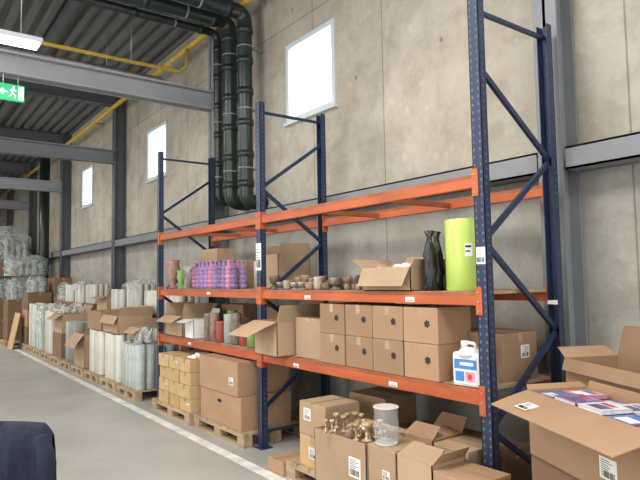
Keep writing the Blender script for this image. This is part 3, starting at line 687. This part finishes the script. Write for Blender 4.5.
for i in range(10):
    y=P_at(i); pallet(3.45,y+.42,PM2,label="wooden pallet in the row along the wall",g="pallets in the row along the wall")
    z=PT
    hb=[.52,.5,.55,.5,.48,.55,.55,.55,.55,.6][i]
    for k in range(2):
        cbox(3.54,y+.03,z,.46,.78,hb,"large brown carton stacked two high along the wall",random.choice([CARD,CARDL,CARDD]),tape='x',group="cartons along the wall",rz=random.uniform(-.012,.012)); z+=hb+.002
    if i in (0,1,2,3,5,6,7): rolls(3.55,y+.04,3,6,z,2,"short white wrapped roll standing on cartons","short rolls on top of cartons",jz=.06)
    if i==4: cbox(3.56,y+.05,z,.42,.72,.30,"open carton on stacked cartons by the wall",CARDL,flaps={'-x':100,'+x':15,'-y':20},fl=.15)
    if i in (2,6): sheet("plastic_film",3.55,3.98,y+.03,y+.82,z+.425,.05,"crumpled clear film lying over short rolls",seed=40+i,amp=.04,m=FILM,skirt=.2)
    if i==0:
        gvs(y,PT)
        cbox(3.05,y+.34,PT+.662,.42,.46,.20,"open carton standing on frosted vases",CARDL,flaps={'-x':120,'+x':20,'-y':10},fl=.15)
        sheet("plastic_film",2.92,3.46,y+.05,y+.28,PT+.662,.16,"crumpled clear film on top of glass vases",seed=1,amp=.09)
    elif i==1:
        rolls(2.9,y+.03,4,5,PT,0,"tall white wrapped roll standing on a pallet",g1)
        cbox(2.90,y+.03,PT+.742,.56,.78,.28,"open brown carton on top of white rolls",CARDL,flaps={'-x':150,'-y':20,'+x':5},fl={'-x':.14,'-y':.15,'+x':.14})
    elif i==2:
        rolls(2.9,y+.03,4,5,PT,0,"tall white wrapped roll standing on a pallet",g1)
        cbox(2.90,y+.02,PT+.742,.58,.80,.32,"large closed brown carton on top of white rolls",CARD,tape='x')
    elif i==3:
        cbox(2.88,y+.03,PT,.60,.72,.62,"large open carton with hanging front flap",CARDL,flaps={'-x':140,'+x':10,'-y':20},fl={'-x':.3,'+x':.14,'-y':.2})
        vase(cylp(.12,.72),GLASS,(3.1,y+.28,PT+.008),"large clear glass cylinder standing in open carton","glass_vase"); vase(cylp(.10,.8),FROST,(3.32,y+.45,PT+.008),"large milky glass cylinder standing in open carton","glass_vase")
    elif i==4:
        for (dx,dy) in ((.14,.16),(.14,.42),(.14,.68),(.42,.20),(.42,.52)):
            vase(cylp(.115,.78),FROST,(2.9+dx,y+dy,PT),"wide frosted glass cylinder standing on a pallet","glass_vase",group="wide glass cylinders on a pallet")
    elif i==5:
        cbox(2.9,y+.03,PT,.58,.75,.5,"brown carton at the aisle edge",CARDD); cbox(2.92,y+.05,PT+.502,.55,.7,.40,"open carton on top of another at the aisle edge",CARDL,flaps={'-x':120,'+x':20},fl=.2)
        sheet("plastic_film",2.96,3.42,y+.1,y+.7,PT+.904,.14,"crumpled clear film bulging from open carton",seed=9,amp=.08)
    elif i==6: rolls(2.9,y+.03,4,5,PT,1,"tall white wrapped roll standing on a pallet",g1,jz=.05)
    elif i==7: gvs(y,PT,1.35); sheet("plastic_film",2.88,3.50,y,y+.84,PT+.895,.12,"crumpled clear film draped over glass vases",seed=73,amp=.08,skirt=.5)
    elif i==8: rolls(2.9,y+.03,4,5,PT,1,"tall white wrapped roll standing on a pallet",g1,zs=1.1,jz=.08)
    else:
        zz=PT
        for q_ in range(3): cbox(2.9,y+.04,zz,.58,.74,.44,"brown carton stacked at the aisle edge",[CARDD,CARD,CARDD][q_],rz=random.uniform(-.03,.03)); zz+=.442
def bundle(cx,cy,z,sx,sy,h,label,seed):
    rnd=random.Random(seed); ph=[rnd.uniform(0,6) for _ in range(6)]
    def W(u,v):
        a=u*2*pi; ca,sa=math.cos(a),math.sin(a); k=(abs(ca)**4+abs(sa)**4)**(-.25)
        zt=v*h*(1+.08*math.sin(a*3+ph[2])*v); s=1-.3*(max(0,v-.75)/.25)**2; w=1+.05*math.sin(a*7+ph[0]+v*9)+.04*math.sin(v*20+ph[1]+a*3)
        return Vector((ca*k*sx/2*s*w*.93,sa*k*sy/2*s*w*.93,zt))
    e=B(); e.grid(W,FILM2,48,14)
    vs=[e.bm.verts.new(W(i/48,1)) for i in range(48)]; e.bm.faces.new(vs).material_index=e.mi(FILM2)
    o=e.done("wrapped_bundle",None,(cx,cy,z),normals=False); top(o,label,"wrapped goods")
    nx=max(2,round(sx/.22)); ny=max(2,round(sy/.22))
    for a in range(nx):
        for c in range(ny):
            e=B(); x_=-sx*.38+(a+.5)*sx*.76/nx; y_=-sy*.38+(c+.5)*sy*.76/ny; rr=.085; hh=h*rnd.uniform(.55,.82)
            e.lathe([(rr*.8,.005),(rr,.03),(rr,hh*.45),(rr*.6,hh*.55),(rr,hh*.65),(rr,hh),(rr*.9,hh)],rnd.choice([ROLL,FROST,SMOKE,SMOKE]),c=(x_,y_,0),seg=10)
            e.done("wrapped_vase",o)
bundle(3.75,P_at(8)+.42,PT+1.106,.46,.76,.45,"grey-green glassware bundled in clear stretch film",31)
cbox(3.54,P_at(9)+.03,PT+1.206,.46,.78,.5,"dark brown carton on stacked cartons by the wall",CARDD)
bundle(3.19,P_at(9)+.42,PT+1.33,.5,.7,.4,"grey-green glassware bundled in clear stretch film",33)
for i,(x,y,nb,H) in enumerate([(3.05,18.0,3,.55),(2.95,19.9,4,.8),(2.75,20.95,4,.95),(2.8,22.2,4,.95),(2.6,23.6,4,1.05)]):
    pallet(x+.1,y+.45,PM2,label="wooden pallet far down the wall row"); z=PT
    for k in range(nb):
        hh=[.62,.5,.66][(k+i)%3]
        if k!=2:
            cbox(x-.4,y+.06,z,.49,.78,hh,"dark brown carton in the far stack",CARDD,group="cartons in the far stacks"); cbox(x+.1,y+.06,z,.49,.78,hh,"dark brown carton in the far stack",CARDD if k%2==0 else CARD,group="cartons in the far stacks")
        else:
            bundle(x+.1,y+.45,z,1.0,.78,hh-.05,"grey film-wrapped goods between cartons",i+50)
        z+=hh+.002
    bundle(x+.1,y+.45,z+.002,1.15,.85,H,"broad load of greenish glassware in stretch film",i+5)
b=B(); b.box(0,.02,0,.72,0,.95,CARDY); top(b.done("cardboard_sheet",None,(2.60,17.0,.0),(0,math.radians(11),0)),"flat cardboard sheet leaning against cartons","cardboard sheet")

# ---------------------------------------------------------------- office chair with jacket
CL=(.40,3.30,0); CR=(0,0,math.radians(-30))
ch=bpy.data.objects.new("office_chair",None); COL.objects.link(ch); ch.location=CL; ch.rotation_euler=CR; top(ch,"dark office chair standing in the aisle with a jacket","chair")
CH=mat("chair_black",(.02,.02,.022),.5)
b=B(); b.box(-.24,.24,-.02,.44,.44,.51,CH,bev=.03); b.done("seat",ch)
b=B(); b.box(-.22,.22,-.09,-.045,.60,.97,CH,bev=.02); b.bar((0,-.06,.64),(0,.05,.44),.06,.02,CH); b.done("backrest",ch)
b=B(); b.cyl((0,.2,.08),(0,.2,.44),.028,CH); b.done("gas_lift",ch)
b=B()
for k in range(5):
    a=k*2*pi/5; b.bar((0,.2,.10),(.28*math.cos(a),.2+.28*math.sin(a),.075),.045,.03,CH)
b.done("base",ch)
for k in range(5):
    a=k*2*pi/5; b=B(); c=(.28*math.cos(a),.2+.28*math.sin(a)); b.cyl((c[0]-.02,c[1],.03),(c[0]+.02,c[1],.03),.03,CH); b.done("caster",ch)
def J(u,v):
    a=v*2*pi; x=(u-.5)*2
    x=math.copysign(abs(x)**.8,x)
    topz=1.045-.02*x*x-.05*max(0,abs(x)-.88)/.12*abs(x)
    botz=.42+.02*math.sin(x*5)
    th=.085*max(.02,1-abs(x)**4)**.5+.003
    ca,sa=math.cos(a),math.sin(a)
    yy=-.068+th*math.copysign(abs(ca)**.75,ca)*(1+.25*(1-sa)/2)
    zz=(topz+botz)/2+(topz-botz)/2*math.copysign(abs(sa)**.6,sa)
    drop=max(0,1.03-zz)
    # long hanging creases running down the back of the cloth
    f=(.013*math.sin(x*13+zz*2)+.008*abs(math.sin(x*21+zz*5+2)))*min(1,drop*7)
    return Vector((.335*x*(1+.08*drop),yy+f*math.copysign(1,ca),zz))
b=B(); b.grid(J,NAVY,64,72)
bmesh.ops.remove_doubles(b.bm,verts=b.bm.verts,dist=1e-4)
jk=b.done("jacket",None,CL,CR,normals=True); top(jk,"dark navy jacket hung over the chair back","jacket")
b=B(); b.tube([(-.13,-.03,1.02),(-.09,-.10,1.038),(0,-.13,1.042),(.09,-.10,1.038),(.13,-.03,1.02)],.016,NAVY,12); b.done("collar",jk)
for s in (-1,1):
    b=B()
    pts=[(s*.29,-.09,.97),(s*.315,-.12,.90),(s*.33,-.13,.80),(s*.335,-.13,.65),(s*.33,-.11,.5),(s*.32,-.10,.40)]
    b.tube([tuple(Vector(pts[i]).lerp(Vector(pts[i+1]),t/5)) for i in range(5) for t in range(5)]+[pts[-1]],.042,NAVY,20)
    for v in b.bm.verts:
        z=v.co.z; v.co.x+=.004*math.sin(z*35+v.co.y*30); v.co.y+=.005*math.sin(z*28+v.co.x*40)
    b.done("sleeve",jk)

# ---------------------------------------------------------------- lights
w=bpy.data.worlds.new("world"); sc.world=w; w.use_nodes=True
bg=w.node_tree.nodes["Background"]; bg.inputs[0].default_value=(.96,.98,1,1); bg.inputs[1].default_value=3.0
def area(x,y,z,sx,sy,P,rot=(0,0,0),col=(1,.97,.92)):
    l=bpy.data.lights.new("hall_light",'AREA'); l.shape='RECTANGLE'; l.size=sx; l.size_y=sy; l.energy=P; l.color=col
    o=bpy.data.objects.new("hall_light",l); COL.objects.link(o); o.location=(x,y,z); o.rotation_euler=rot
for y in (-2,3): area(.2,y,5.4,2,2,300)
for y in (8,14,20,27): area(-1.2,y,5.4,2,2,270)
area(-6,4,3.0,9,4,620,rot=(0,math.radians(-92),0),col=(1,.985,.955))  # unseen side light without a fixture, added to light the rack from the left
area(-6,16,3.0,9,4,500,rot=(0,math.radians(-92),0),col=(1,.985,.955))  # second added side light, unseen, for the goods further down the wall
